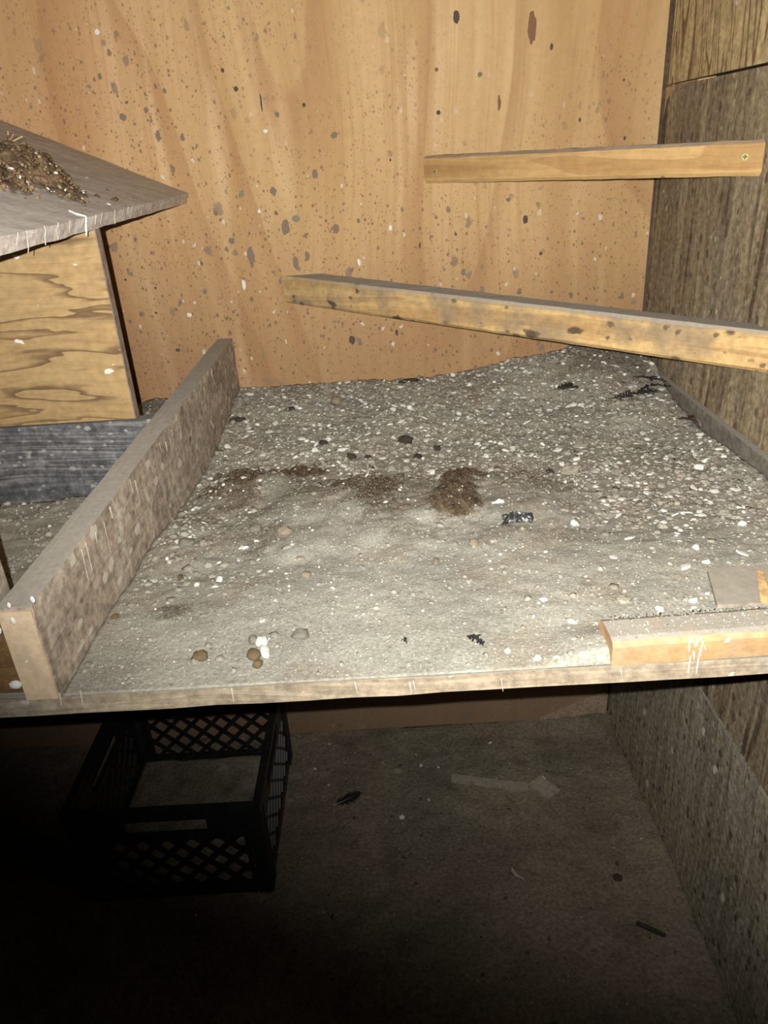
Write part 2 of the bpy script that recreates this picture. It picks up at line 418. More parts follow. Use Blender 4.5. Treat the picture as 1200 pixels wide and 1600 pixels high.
def grid(x0, x1, y0, y1, nx, ny, zf, cf, loc, name, mat, skirt=None):
    vs = []; cs = []
    for j in range(ny + 1):
        y = y0 + (y1 - y0) * j / ny
        for i in range(nx + 1):
            x = x0 + (x1 - x0) * i / nx
            vs.append((x, y, zf(x, y))); cs.append(cf(x, y))
    fs = [[j * (nx + 1) + i, j * (nx + 1) + i + 1, (j + 1) * (nx + 1) + i + 1, (j + 1) * (nx + 1) + i] for j in range(ny) for i in range(nx)]
    if skirt is not None:        # closed body: border goes down, then a bottom
        ring = [i for i in range(nx + 1)] + [j * (nx + 1) + nx for j in range(1, ny + 1)] + [ny * (nx + 1) + i for i in range(nx - 1, -1, -1)] + [j * (nx + 1) for j in range(ny - 1, 0, -1)]
        k = len(vs)
        for r in ring:
            vs.append((vs[r][0], vs[r][1], min(vs[r][2] - 1e-4, skirt(vs[r][0], vs[r][1])))); cs.append(cs[r])
        n = len(ring)
        for a in range(n):
            c = (a + 1) % n
            fs.append([ring[c], ring[a], k + a, k + c])
        fs.append([k + a for a in range(n)][::-1])
    m = MB(); m.v = vs; m.f = fs
    o = m.build(name, mat, loc=loc, smooth=True)
    at_ = o.data.color_attributes.new('tint', 'FLOAT_COLOR', 'POINT')
    at_.data.foreach_set('color', np.array([(*c, 1.0) for c in cs], dtype=np.float32).ravel())
    return o

def floor_z(x, y):
    z = .006 * fbm(x, y, 4, 4, 3.3) + .004 * fbm(x, y, 25, 2, 8.0)
    z += .025 * SM(.45, .60, x) * (1 + .5 * fbm(x, y, 6, 2, 1.0)) * SM(-.05, -.5, y)     # dirt drifted against the right wall
    z += .02 * SM(-.10, -.0, y) * SM(.3, .55, x)
    return z - .004
def floor_c(x, y):
    n = fbm(x, y, 5, 4, 5.1); g = max(-.35, min(.5, n * .5))
    gr = SM(-.1, .5, fbm(x, y, 3.0, 3, 9.0))
    c = np.array((.178, .142, .104)) * (1 - gr) + np.array((.164, .141, .100)) * gr
    d = SM(.25, .6, fbm(x, y, 11, 3, 2.2))
    c = c * (1 - .22 * d)
    return tuple(c * (1 + g * .5))
fo = grid(XL, XR + .002, YW, .013, 180, 240, floor_z, floor_c, (0, 0, 0), 'floor', M['earth'], skirt=lambda x, y: -.05)
tag(fo, 'dark earthen floor under the shelf', kind='structure')

# ------------------------------------------------------------------ the shelf
sh = empty('droppings_shelf', (0, YF, ZB - .021))
tag(sh, 'deep dusty plywood shelf spanning the coop at waist height', 'shelf')
b = MB(); b.poly([(XL + .001, YF, ZB - .021), (XL + .001, -.001, deck_z(0) - .021), (XL + .001, -.001, deck_z(0)), (XL + .001, YF, ZB)], (XR - XL - .002, 0, 0))
dk = b.build('deck', M['deck'], sh, (0, YF, ZB))
rough_edges(dk, 40, .0012, 40)
# pine cleat along the front edge at the right
b = MB(); b.poly([(.205, YF, ZB), (.205, YF + .046, ZB - .002), (.205, YF + .046, ZB + .024), (.205, YF + .036, ZB + .029), (.205, YF + .009, ZB + .0295), (.205, YF + .003, ZB + .0275), (.205, YF, ZB + .022)], (XR - .207, 0, .006))
cl = b.build('edge_cleat', M['cleat'], sh, (.2, YF, ZB)); rough_edges(cl, 14, .0008, 60, 3.0)
b = MB(); b.box(XR - .013, XR - .001, YF + .05, -.002, ZB - .05, 1.072)
tr = b.build('trim_1', M['trim'], loc=(XR, YF, ZB)); tag(tr, 'dusty strip of wood where the shelf meets the right wall', kind='structure')

# divider board on edge
dv = empty('divider_board', (X2 - DT / 2, YF, ZB)); tag(dv, 'grey dusty board on edge dividing the shelf from the nest compartment', 'board')
b = MB(); b.poly([(X2, YF, ZB + .0005), (X2, -.001, deck_z(0)), (X2, -.001, ZD), (X2, YF, ZD)], (-DT, 0, 0))
bd = b.build('board', M['divider'], dv, (X2 - DT / 2, YF, ZB)); rough_edges(bd, 24, .0011, 30, 5.0)
b = MB(); b.box(X2 - DT + .001, X2 - .001, YF - .0025, YF + .0005, ZB + .001, ZD - .004)
o = b.build('end_grain_face', M['end_grain'], dv, (X2 - DT / 2, YF, ZB)); rough_edges(o, 6, .0006, 60, 2.0)
o['label'] = 'bare tan sawn end of the board'

# fascia board in front of the nest compartment
b = MB(); b.box(XL + .001, X2 - DT - .001, YF + .012, YF + .032, ZB, ZD - .003)
fa = b.build('fascia_board', M['fascia'], loc=(-.8, YF + .02, ZB)); rough_edges(fa, 16, .0008, 40, 9.0)
tag(fa, 'brown stained board along the shelf front left of the divider', 'board')
# short stick standing behind it
sx = at(9, 910, 2, ZD).x
b = MB(); b.box(sx - .02, sx, YF + .034, YF + .052, ZB + .002, ZD + .06)
o = b.build('short_stake', M['scrap'], loc=(sx - .01, YF + .043, ZB), bevel=.002); tag(o, 'short pale stake behind the fascia board at the left edge', 'stake')

# ------------------------------------------------------------------ nest box: front panel, lower board, sloping roof
nb = empty('nest_box', (-.85, YP + .01, deck_z(YP))); tag(nb, 'wooden nest box with sloping dusty roof and yellow plywood front', 'nest box')
SL = math.tan(math.radians(24.1))
ztop = lambda x: 1.463 + (-.4 - x) * SL
b = MB(); b.poly([(-.4065, YP, ZD + .001), (XL + .002, YP, ZD + .001), (XL + .002, YP, ztop(XL)), (-.4065, YP, ztop(-.4065))], (0, .019, 0))
pn = b.build('front_panel', M['panel'], nb, (-.85, YP, ZD))
b = MB(); b.box(-.4064, -.4048, YP, YP + .019, ZD + .001, ztop(-.4048) - .001)
b.build('panel_edge', M['panel_edge'], nb, (-.4056, YP, ZD))
b = MB(); b.box(XL + .002, X2 - DT - .001, YP - .004, YP + .019, deck_z(YP) + .001, ZD - .0005)
lb = b.build('lower_board', M['slate_board'], nb, (-.85, YP, ZD)); lb['label'] = 'slate grey rough board below the yellow panel'
rough_edges(lb, 10, .0007, 50, 1.0)
# roof board, sloping down to the right
ca, sa = math.cos(math.radians(24.1)), math.sin(math.radians(24.1))
ux = Vector((-ca, 0, sa)); uz = Vector((sa, 0, ca))
P0 = Vector((-.3985, -.002, 1.463)); LW = (P0.x - XL - .004) / ca; TH = .020; RY = -.97
b = MB(); b.poly([P0, P0 + ux * LW, P0 + ux * (LW - .007) + uz * TH, P0 + uz * TH], (0, RY, 0))
rf = b.build('roof', M['roof'], nb, tuple(P0)); rough_edges(rf, 30, .0012, 34, 4.0)
def roof_pt(px, py, lift=0.0):
    d = ray(px, py); q = P0 + uz * (TH + lift); t_ = (q - CAM_LOC).dot(uz) / d.dot(uz)
    return CAM_LOC + d * t_
# white drips down the right edge of the roof
def drip(px, length, wd, seed, up=0.02):
    p = at(px, 390 - px * .27, 0, P0.x + .004)
    r = random.Random(seed); m = MB(); z = 1.463 + TH * .95; y = p.y; k = 6
    pts = []
    for i in range(k):
        t_ = i / (k - 1)
        pts.append(Vector((P0.x + .0105 - .009 * t_ * .5, y + r.uniform(-.002, .002), z + .001 - length * t_)))
    top = [Vector((P0.x + .0085 - up * ca * s, y + r.uniform(-.004, .004), z + up * sa * s + .0008)) for s in (1.0, .5)] if up > .02 else []
    pts = top + pts
    for a, c in zip(pts, pts[1:]):
        m.bar(a, c, wd * .6 * r.uniform(.7, 1.2), 5, wd * .6 * r.uniform(.6, 1.1))
    m.build('white_drip', M['white_dropping' if up > .02 else 'chalk'], nb, tuple(pts[0]))
for i, (px, l, wd, up) in enumerate(((130, .024, .0020, .021), (66, .021, .0011, .004), (86, .019, .001, .004), (38, .024, .0009, .003), (106, .015, .0008, .003), (146, .013, .0010, .003),
                                    (155, .016, .0008, .003), (176, .020, .0012, .004), (190, .010, .0008, .003), (197, .012, .0008, .003), (204, .010, .0007, .003), (215, .008, .0006, .002), (24, .014, .0008, .003))):
    drip(px, l, wd, i, up)

# ------------------------------------------------------------------ perches
def perch(name, A, B, hA, hB, width, mat, label):
    """bar from the back wall (A on y=0) to the right wall (B on x=XR); A, B are bottom front corners"""
    A = Vector(A); B = Vector(B)
    d2 = (B - A).xy.normalized(); ang = math.atan2(d2.y, d2.x)
    nrm = Vector((-d2.y, d2.x, 0))           # towards the corner
    def hit_y(p):  return p + Vector((d2.x, d2.y, 0)) * ((-.0006 - p.y) / d2.y)
    def hit_x(p):  return p + Vector((d2.x, d2.y, 0)) * ((XR - .0006 - p.x) / d2.x)
    a0 = hit_y(A); b0 = hit_x(B); a1 = hit_y(A + nrm * width); b1 = hit_x(B + nrm * width)
    a0.z = a1.z = A.z; b0.z = b1.z = B.z
    up = Vector((0, 0, 1))
    root = empty(name, tuple(a0)); root.rotation_euler = (0, 0, ang)
    Mi = (Matrix.Translation(a0) @ Matrix.Rotation(ang, 4, 'Z')).inverted()
    K = 40; bm = bmesh.new(); rings = []
    ch = .0055
    for i in range(K + 1):
        t_ = i / K; p = a0.lerp(b0, t_); q = a1.lerp(b1, t_); h = hA + (hB - hA) * t_
        e = (q - p).normalized()
        prof = [p + e * ch, p + up * ch, p + up * (h - ch), p + e * ch + up * h, q - e * ch + up * h, q + up * (h - ch), q + up * ch, q - e * ch]
        rings.append([bm.verts.new(Mi @ (v + mnoise.noise_vector(v * 45) * .0009)) for v in prof])
    for r0, r1 in zip(rings, rings[1:]):
        for i in range(8):
            bm.faces.new((r0[i], r0[(i + 1) % 8], r1[(i + 1) % 8], r1[i]))
    bm.faces.new(rings[0][::-1]); bm.faces.new(rings[-1])
    bmesh.ops.recalc_face_normals(bm, faces=bm.faces[:])
    me = bpy.data.meshes.new('bar'); bm.to_mesh(me); bm.free(); me.materials.append(mat)
    o = bpy.data.objects.new('bar', me); COL.objects.link(o); o.parent = root
    tag(root, label, 'perch')
    return root, Mi, a0, b0, ang
hp, hpMi, ha, hb, hang = perch('corner_perch', (.103, 0, 1.4705), (XR, -.458, 1.468), .052, .051, .030, M['perch_hi'], 'clean pale batten screwed across the upper corner')
lp, lpMi, la, lb_, lang = perch('roosting_perch', (-.2165, 0, 1.245), (XR, -.574, 1.190), .058, .064, .054, M['perch_lo'], 'long stained perch with dusty top above the litter')
def screw(px, py, root, Mi, a, ang):
    nf = Vector((math.sin(ang), -math.cos(ang), 0))
    d = ray(px, py); t_ = (a - CAM_LOC).dot(nf) / d.dot(nf); p = CAM_LOC + d * t_
    m = MB(); c = Mi @ p
    m.bar(c + Vector((0, .001, 0)), c + Vector((0, -.0022, 0)), .0062, 14, .0054)
    o = m.build('screw', M['brass'], None); o.parent = root
    m = MB(); m.box(c.x - .0035, c.x + .0035, c.y - .0026, c.y - .002, c.z - .0007, c.z + .0007); m.box(c.x - .0007, c.x + .0007, c.y - .0026, c.y - .002, c.z - .0035, c.z + .0035)
    q = m.build('screw_slot', M['dark_dropping'], None); q.parent = o
screw(680, 268, hp, hpMi, ha, hang)
screw(1165, 245, hp, hpMi, ha, hang)

# ------------------------------------------------------------------ litter
def ground_patch(px, py, rx, ry, z=1.06):
    c = at(px, py, 2, z); a = at(px - rx, py, 2, z); e = at(px, py - ry, 2, z)
    return c.x, c.y, (c - a).length, (c - e).length
BROWN = [(ground_patch(px, py, rx, ry), s) for px, py, rx, ry, s in (
    (380, 735, 42, 22, .95), (372, 770, 30, 18, .7), (462, 717, 46, 11, .95), (578, 748, 56, 30, .9), (585, 785, 50, 30, .65), (722, 728, 36, 18, 1.3), (716, 762, 36, 28, 1.3), (706, 792, 30, 20, 1.1),
    (850, 748, 44, 34, .5), (395, 842, 60, 18, .5), (275, 965, 24, 13, .6), (250, 760, 35, 20, .25), (640, 830, 60, 12, .4), (905, 830, 50, 14, .35), (960, 580, 60, 22, .55), (780, 830, 40, 10, .35), (480, 755, 80, 24, .28), (650, 760, 60, 40, .28), (800, 770, 60, 30, .28), (330, 790, 50, 25, .3), (560, 830, 90, 14, .3))]
PALE = [(ground_patch(px, py, rx, ry), s) for px, py, rx, ry, s in ((228, 760, 14, 40, 1.0), (250, 735, 14, 12, .6), (160, 965, 12, 20, .8))]
MOUND = [(ground_patch(px, py, rx, ry), h) for px, py, rx, ry, h in (
    (480, 785, 110, 62, .022), (640, 775, 110, 60, .020), (800, 765, 120, 58, .018), (390, 745, 70, 35, .018), (300, 840, 90, 45, .012), (950, 600, 85, 40, .020))]
def brown(x, y):
    v = 0
    n = fbm(x, y, 22, 3, 4.0) * .7 + fbm(x, y, 80, 2, 6.0) * .5
    for (cx, cy, rx, ry), s in BROWN:
        d = math.hypot((x - cx) / rx, (y - cy) / ry)
        if d < 2: v = max(v, s * SM(1.45, .6, d + n * .9))
    return min(1, v)
def pale(x, y):
    v = 0
    for (cx, cy, rx, ry), s in PALE:
        d = math.hypot((x - cx) / rx, (y - cy) / ry)
        if d < 2: v = max(v, s * SM(1.3, .4, d + fbm(x, y, 60, 3, 4.0) * .7))
    return min(1, v)
def coarse(x, y):
    """0 fine dust .. 1 pebbly"""
    a = SM(-.72, -.36, y + .06 * fbm(x, y, 5, 2, 1.5))
    a = max(a, SM(.18, .42, x + .06 * fbm(x, y, 6, 2, 2.5)) * SM(-.95, -.70, y))
    a = max(a, .6 * SM(-.12, -.30, x) * SM(-.98, -.80, y))
    m = 0
    for (cx, cy, rx, ry), h in MOUND[:3]:
        m = max(m, SM(1.0, .55, math.hypot((x - cx) / rx, (y - cy) / ry)))
    return max(.04, a * (1 - .85 * m))
def litter_z(x, y):
    yy = (y - YF) / (-YF)                       # 0 front, 1 wall
    z = ZB + .001 - .040 * SM(.08, .62, yy)     # follows the sagging deck
    z += .030 * SM(.62, 1.0, yy)
    z += .042 * SM(.08, .42, x) * SM(.78, 1.0, yy)          # heaped up in the far right corner
    z += .012 * SM(.50, .575, x) * SM(.15, .5, yy)
    f = SM(0, .1, yy)
    for (cx, cy, rx, ry), h in MOUND:
        d = math.hypot((x - cx) / rx, (y - cy) / ry)
        z += h * SM(1.25, .25, d + .25 * fbm(x, y, 14, 2, 7.0))
    z += .013 * SM(.120, .203, x) * SM(YF + .075, YF + .03, y) * SM(YF, YF + .012, y)
    c = coarse(x, y)
    z += f * (.004 * fbm(x, y, 7, 3, 2.0) + (.0012 + .0028 * c) * fbm(x, y, 45, 2, 3.0) + (.0005 + .0012 * c) * fbm(x, y, 140, 1, 5.0))
    z += .004 * brown(x, y) * (1 + fbm(x, y, 90, 2, 1.0))
    return max(z, deck_z(y) + .0006)
DUST = np.array((.258, .246, .203)); GRAVEL = np.array((.238, .220, .180)); BRN = np.array((.078, .055, .034))
def litter_c(x, y):
    c = coarse(x, y); base = DUST * (1 - c) + GRAVEL * c
    base = base * (1 + .22 * fbm(x, y, 9, 3, 6.0))
    wa = SM(.1, .5, fbm(x, y, 12, 3, 12.0)); base = base * (1 - wa * .35) + np.array((.215, .172, .118)) * wa * .35
    p = pale(x, y); base = base * (1 - p) + np.array((.50, .48, .41)) * p
    b_ = brown(x, y); return tuple(base * (1 - b_) + BRN * (1 + .8 * fbm(x, y, 120, 1, 2)) * b_)
lit = grid(X2 + .0006, XR - .0135, YF + .002, -.0006, 230, 270, litter_z, litter_c, (0, 0, 0), 'litter_bed', M['litter'], skirt=lambda x, y: deck_z(y) + .0002)
tag(lit, 'thick bed of grey dusty litter covering the shelf right of the divider', 'litter', kind='stuff')
def nest_z(x, y):
    z = deck_z(y) + .013 + .006 * fbm(x, y, 10, 3, 4.0) + .003 * fbm(x, y, 50, 2, 2.0)
    return max(z + .012 * SM(X2 - DT - .10, X2 - DT, x) * (1 if y < YP else 0), deck_z(y) + .001)
def nest_c(x, y):
    n = fbm(x, y, 14, 3, 3.0)
    return tuple(np.array((.330, .300, .240)) * (1 + .3 * n))
nl = grid(XL + .002, X2 - DT - .0008, YF + .033, YP - .0045, 120, 90, nest_z, nest_c, (0, 0, 0), 'nest_litter', M['litter'], skirt=lambda x, y: deck_z(y) + .0002)
tag(nl, 'grey litter between the slate grey board and the fascia board', 'litter', kind='stuff')
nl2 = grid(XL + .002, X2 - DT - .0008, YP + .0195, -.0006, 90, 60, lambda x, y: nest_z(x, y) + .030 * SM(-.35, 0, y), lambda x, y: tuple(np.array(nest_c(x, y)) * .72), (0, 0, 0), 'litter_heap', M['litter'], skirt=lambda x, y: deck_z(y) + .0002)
tag(nl2, 'darker litter heaped behind the nest panel against the back wall', 'litter', kind='stuff')

def on(px, py, zf=litter_z):
    z = 1.05
    for _ in range(14):
        p = at(px, py, 2, z); z = .5 * z + .5 * zf(p.x, p.y)
    return Vector((p.x, p.y, zf(p.x, p.y)))

# loose grains: thousands, one mesh
ICO = bmesh.new(); bmesh.ops.create_icosphere(ICO, subdivisions=1, radius=1.0)
IV = np.array([v.co[:] for v in ICO.verts]); IF = np.array([[v.index for v in f.verts] for f in ICO.faces]); ICO.free()
OV = np.array([(1, 0, 0), (-1, 0, 0), (0, 1, 0), (0, -1, 0), (0, 0, 1), (0, 0, -1)], float)
OF = np.array([(0, 2, 4), (2, 1, 4), (1, 3, 4), (3, 0, 4), (2, 0, 5), (1, 2, 5), (3, 1, 5), (0, 3, 5)])
def rand_rot(n, tilt):
    out = np.zeros((n, 3, 3))
    a = nrg.uniform(0, 2 * np.pi, n); tx = nrg.normal(0, tilt, n); ty = nrg.normal(0, tilt, n)
    ca_, sa_ = np.cos(a), np.sin(a)
    Rz = np.zeros((n, 3, 3)); Rz[:, 0, 0] = ca_; Rz[:, 0, 1] = -sa_; Rz[:, 1, 0] = sa_; Rz[:, 1, 1] = ca_; Rz[:, 2, 2] = 1
    Rx = np.zeros((n, 3, 3)); Rx[:, 0, 0] = 1; Rx[:, 1, 1] = np.cos(tx); Rx[:, 1, 2] = -np.sin(tx); Rx[:, 2, 1] = np.sin(tx); Rx[:, 2, 2] = np.cos(tx)
    Ry = np.zeros((n, 3, 3)); Ry[:, 1, 1] = 1; Ry[:, 0, 0] = np.cos(ty); Ry[:, 0, 2] = np.sin(ty); Ry[:, 2, 0] = -np.sin(ty); Ry[:, 2, 2] = np.cos(ty)
    return np.einsum('nij,njk,nkl->nil', Rx, Ry, Rz)
def scatter(name, mat, batches, parent=None):
    """batches: (base verts, faces, pos Nx3, scale Nx3, tilt, colour Nx3)"""
    V = []; F = []; C = []; k = 0
    for bv, bf, pos, sc, tilt, col in batches:
        n = len(pos)
        if n == 0: continue
        jit = 1 + nrg.uniform(-.22, .22, (n, len(bv), 1))
        v = bv[None] * jit * sc[:, None, :]
        v = np.einsum('nij,nvj->nvi', rand_rot(n, tilt), v) + pos[:, None, :]
        V.append(v.reshape(-1, 3)); C.append(np.repeat(col, len(bv), 0))
        F.append((bf[None] + (np.arange(n) * len(bv))[:, None, None] + k).reshape(-1, 3)); k += n * len(bv)
    V = np.concatenate(V); F = np.concatenate(F); C = np.concatenate(C)
    me = bpy.data.meshes.new(name); me.vertices.add(len(V)); me.vertices.foreach_set('co', V.astype(np.float32).ravel())
    me.loops.add(F.size); me.loops.foreach_set('vertex_index', F.astype(np.int32).ravel())
    me.polygons.add(len(F)); me.polygons.foreach_set('loop_start', np.arange(0, F.size, 3, dtype=np.int32))
    me.update(calc_edges=True); me.validate()
    a = me.color_attributes.new('tint', 'FLOAT_COLOR', 'POINT')
    a.data.foreach_set('color', np.concatenate([C, np.ones((len(C), 1))], 1).astype(np.float32).ravel())
    me.materials.append(mat)
    o = bpy.data.objects.new(name, me); COL.objects.link(o)
    if parent: o.parent = parent
    return o
def pts_on(n, x0, x1, y0, y1, zf, keep):
    out = []
    while len(out) < n:
        x = rng.uniform(x0, x1); y = rng.uniform(y0, y1)
        if rng.random() < keep(x, y): out.append((x, y, zf(x, y)))
    return out
def stone_cols(P, white, mult=1.0, cf=litter_c):
    out = []
    for (x, y, z) in P:
        r = rng.random(); b_ = brown(x, y)
        if r < white * (1 - .75 * b_): c = np.array((.56, .545, .48)) * rng.uniform(.7, 1.12)
        elif r < white + .22 and b_ < .3: c = np.array((.262, .238, .188)) * rng.uniform(.8, 1.15)
        else: c = np.array(cf(x, y)) * rng.uniform(.78, 1.18)
        out.append(c * mult)
    return np.array(out)
B = (X2 + .006, XR - .018, YF + .012, -.006)
Pc = pts_on(8500, *B, litter_z, lambda x, y: coarse(x, y))
Sc = nrg.lognormal(math.log(.0037), .38, len(Pc)).clip(.0018, .0085)
Pc_ = np.array(Pc); Pc_[:, 2] -= Sc * .12
Pf = pts_on(42000, *B, litter_z, lambda x, y: .55 + .45 * (1 - coarse(x, y)))
Sf = nrg.lognormal(math.log(.00085), .42, len(Pf)).clip(.0005, .0026)
Pm = pts_on(3800, *B, litter_z, lambda x, y: .25 + .75 * brown(x, y) ** .7 if brown(x, y) > .3 else .12)
Sm = nrg.lognormal(math.log(.0022), .35, len(Pm)).clip(.001, .005)
shape = lambda S, f: np.stack([S * nrg.uniform(.8, 1.35, len(S)), S * nrg.uniform(.7, 1.1, len(S)), S * f * nrg.uniform(.7, 1.2, len(S))], 1)
Pk = [(rng.uniform(.21, XR - .02), rng.uniform(YF + .004, YF + .045)) for _ in range(900)]
Pk = [(x, y, ZB + .0295 + .006 * (x - .205) / .386) for x, y in Pk]
Sk = nrg.lognormal(math.log(.0009), .42, len(Pk)).clip(.0005, .0026)
gr = scatter('litter_gravel', M['grains'], [
    (OV, OF, np.array(Pk), shape(Sk, .7), .6, stone_cols(Pk, .2)),
    (IV, IF, Pc_, shape(Sc, .55), .35, stone_cols(Pc, .14)),
    (OV, OF, np.array(Pf) - np.array([0, 0, .0003]), shape(Sf, .55), .5, stone_cols(Pf, .17)),
    (IV, IF, np.array(Pm), shape(Sm, .7), .5, stone_cols(Pm, .07))])
tag(gr, 'loose grit and small stones strewn all over the shelf litter', 'gravel', kind='stuff')
Bn = (XL + .01, X2 - DT - .006, YF + .04, YP - .01)
Pn = pts_on(2200, *Bn, nest_z, lambda x, y: 1); Sn = nrg.lognormal(math.log(.0032), .4, len(Pn)).clip(.0015, .008)
Pn2 = pts_on(4500, *Bn, nest_z, lambda x, y: 1); Sn2 = nrg.lognormal(math.log(.0011), .4, len(Pn2)).clip(.0005, .0026)
Bh = (XL + .01, X2 - DT - .006, YP + .03, -.006); hz = lambda x, y: nest_z(x, y) + .030 * SM(-.35, 0, y)
Ph = pts_on(1800, *Bh, hz, lambda x, y: 1); Sh_ = nrg.lognormal(math.log(.0034), .4, len(Ph)).clip(.0015, .008)
gn = scatter('nest_gravel', M['grains'], [(IV, IF, np.array(Pn), shape(Sn, .65), .4, stone_cols(Pn, .08, 1, nest_c)), (OV, OF, np.array(Pn2), shape(Sn2, .7), .6, stone_cols(Pn2, .2, 1, nest_c)),
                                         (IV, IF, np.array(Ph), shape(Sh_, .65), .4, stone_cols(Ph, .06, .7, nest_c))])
tag(gn, 'small stones and grit in the nest compartment left of the divider', 'gravel', kind='stuff')

# ------------------------------------------------------------------ lumps, pebbles, shell bits
def lump_mesh(name, mat, seed, amp=.25, sub=2, freq=1.6, flat=1.0):
    bm = bmesh.new(); bmesh.ops.create_icosphere(bm, subdivisions=sub, radius=1.0)
    for v in bm.verts:
        n = mnoise.noise(v.co * freq + Vector((seed * 3.1, seed, -seed))) + .4 * mnoise.noise(v.co * freq * 3 + Vector((seed, 0, 0)))
        v.co = v.co * (1 + amp * n); v.co.z *= flat
    me = bpy.data.meshes.new(name); bm.to_mesh(me); bm.free(); me.materials.append(mat)
    me.polygons.foreach_set('use_smooth', [True] * len(me.polygons))
    return me
def put(name, me, p, sc, rz=0, tilt=(0, 0)):
    o = bpy.data.objects.new(name, me); COL.objects.link(o); o.location = p
    o.scale = sc if hasattr(sc, '__len__') else (sc,) * 3
    o.rotation_euler = (tilt[0], tilt[1], rz); return o
def pxm(p): return (Vector(p) - CAM_LOC).length / FPX      # metres per pixel there

PEB = [lump_mesh('pebble', M['pebble' if i % 2 else 'pebble_tan'], i + 1.0, .38, 3, 1.5) for i in range(6)]
SHL = []
for i in range(6):       # flat angular shell flakes with a slight cup
    r = random.Random(40 + i); n = 9; m = MB()
    ring = [(math.cos(2 * math.pi * k / n) * r.uniform(.65, 1.1), math.sin(2 * math.pi * k / n) * r.uniform(.55, .9)) for k in range(n)]
    top = [(0, 0, .30)] + [(x, y, .10 + .12 * r.random()) for x, y in ring]; bot = [(0, 0, .05)] + [(x * .95, y * .95, -.10) for x, y in ring]
    vs = top + bot
    fs = [[0, 1 + k, 1 + (k + 1) % n] for k in range(n)] + [[n + 1, n + 2 + (k + 1) % n, n + 2 + k] for k in range(n)] + [[1 + k, n + 2 + k, n + 2 + (k + 1) % n, 1 + (k + 1) % n] for k in range(n)]
    m.add(vs, fs); SHL.append(m.mesh('shell_flake', M['shell']))
used = []
def free(p, r):
    for q, s in used:
        if (p - q).length < r + s: return False
    used.append((p, r)); return True
# noted ones: (px, py, size in px, kind, label)
for px, py, sz, kd, lab in (
    (935, 652, 8, 's', 'round bright white stone below the black feather clump'),
    (1070, 887, 13, 's', 'large flat white shell chip near the pine cleat'),
    (1103, 880, 9, 's', 'smaller white shell chip beside the largest chip'),
    (908, 697, 12, 'p', 'oval cream stone right of the dark brown patches'),
    (1030, 952, 9, 's', 'crumbly white chip just behind the pine cleat end'),
    (1082, 950, 7, 's', 'white chip between crumbly chip and scrap board'),
    (975, 937, 12, 'p', 'flat buff pebble near the shelf front at right'),
    (1088, 712, 9, 's', 'white shell bit by the right wall strip'),
    (1117, 735, 9, 's', 'pale shell bit just below another along the right wall'),
    (755, 562, 11, 's', 'bright white shell heaped against the back wall'),
    (240, 908, 9, 's', 'white chip on the litter beside the divider foot'),
    (277, 847, 6, 's', 'white bit left of the round grey lump'),
    (292, 812, 5, 's', 'tiny white bit above the round grey lump'),
    (387, 718, 6, 's', 'white flake on the leftmost brown patch'),
    (312, 760, 7, 's', 'pale flake left of the leftmost brown patch'),
    (780, 785, 9, 's', 'chalky white flake right of darkest brown patch'),
    (890, 738, 16, 'p', 'broad tan clod right of the dark patches'),
    (522, 695, 6, 's', 'round white bit above the centre brown patch'),
    (1130, 800, 9, 'p', 'grey pebble in the litter near the right edge'),
    (470, 873, 8, 'p', 'pale tan pebble in the fine dust left of centre'),
    (405, 893, 7, 's', 'white bit in dust left of the tan pebble'),
    (423, 893, 5, 's', 'small white bit touching the dust near tan pebble'),
    (168, 940, 10, 's', 'grey white flake at the foot of the divider')):
    p = on(px, py); s = sz * pxm(p); used.append((p, s))
    me = rng.choice(SHL) if kd == 's' else PEB[0 if 'tan' in lab or 'buff' in lab or 'cream' in lab else 1]
    o = put('shell_fragment' if kd == 's' else 'pebble', me, p + Vector((0, 0, s * .05)), (s, s * .9, s * .42), rng.uniform(0, 6), (rng.uniform(-.25, .45), rng.uniform(-.3, .3)))
    tag(o, lab, 'shell' if kd == 's' else 'pebble', 'noted stones and shell bits on the shelf')
n_p = n_s = 0
while n_p < 190 or n_s < 230:
    x = rng.uniform(B[0] + .01, B[1] - .01); y = rng.uniform(B[2] + .05, B[3] - .01)
    if rng.random() > coarse(x, y) ** 1.3 * (1 - brown(x, y)): continue
    p = Vector((x, y, litter_z(x, y)))
    if n_p < 190 and rng.random() < .55:
        s = rng.uniform(.0045, .0088)
        if not free(p, s): continue
        o = put('pebble', rng.choice(PEB), p + Vector((0, 0, s * .1)), (s, s * rng.uniform(.7, 1), s * rng.uniform(.45, .7)), rng.uniform(0, 6.3), (rng.uniform(-.3, .3), rng.uniform(-.3, .3)))
        tag(o, 'small dusty pebble half sunk in the pebbly part of the shelf litter', 'pebble', 'dusty pebbles in the shelf litter'); n_p += 1
    elif n_s < 230:
        s = rng.uniform(.0045, .0098)
        if not free(p, s): continue
        o = put('shell_fragment', rng.choice(SHL), p + Vector((0, 0, s * .3)), (s, s * rng.uniform(.7, 1), s * rng.uniform(.6, 1.0)), rng.uniform(0, 6.3), (rng.uniform(-.2, .7), rng.uniform(-.4, .4)))
        tag(o, 'small whitish shell bit among the pebbles of the shelf litter', 'shell', 'whitish shell bits in the shelf litter'); n_s += 1

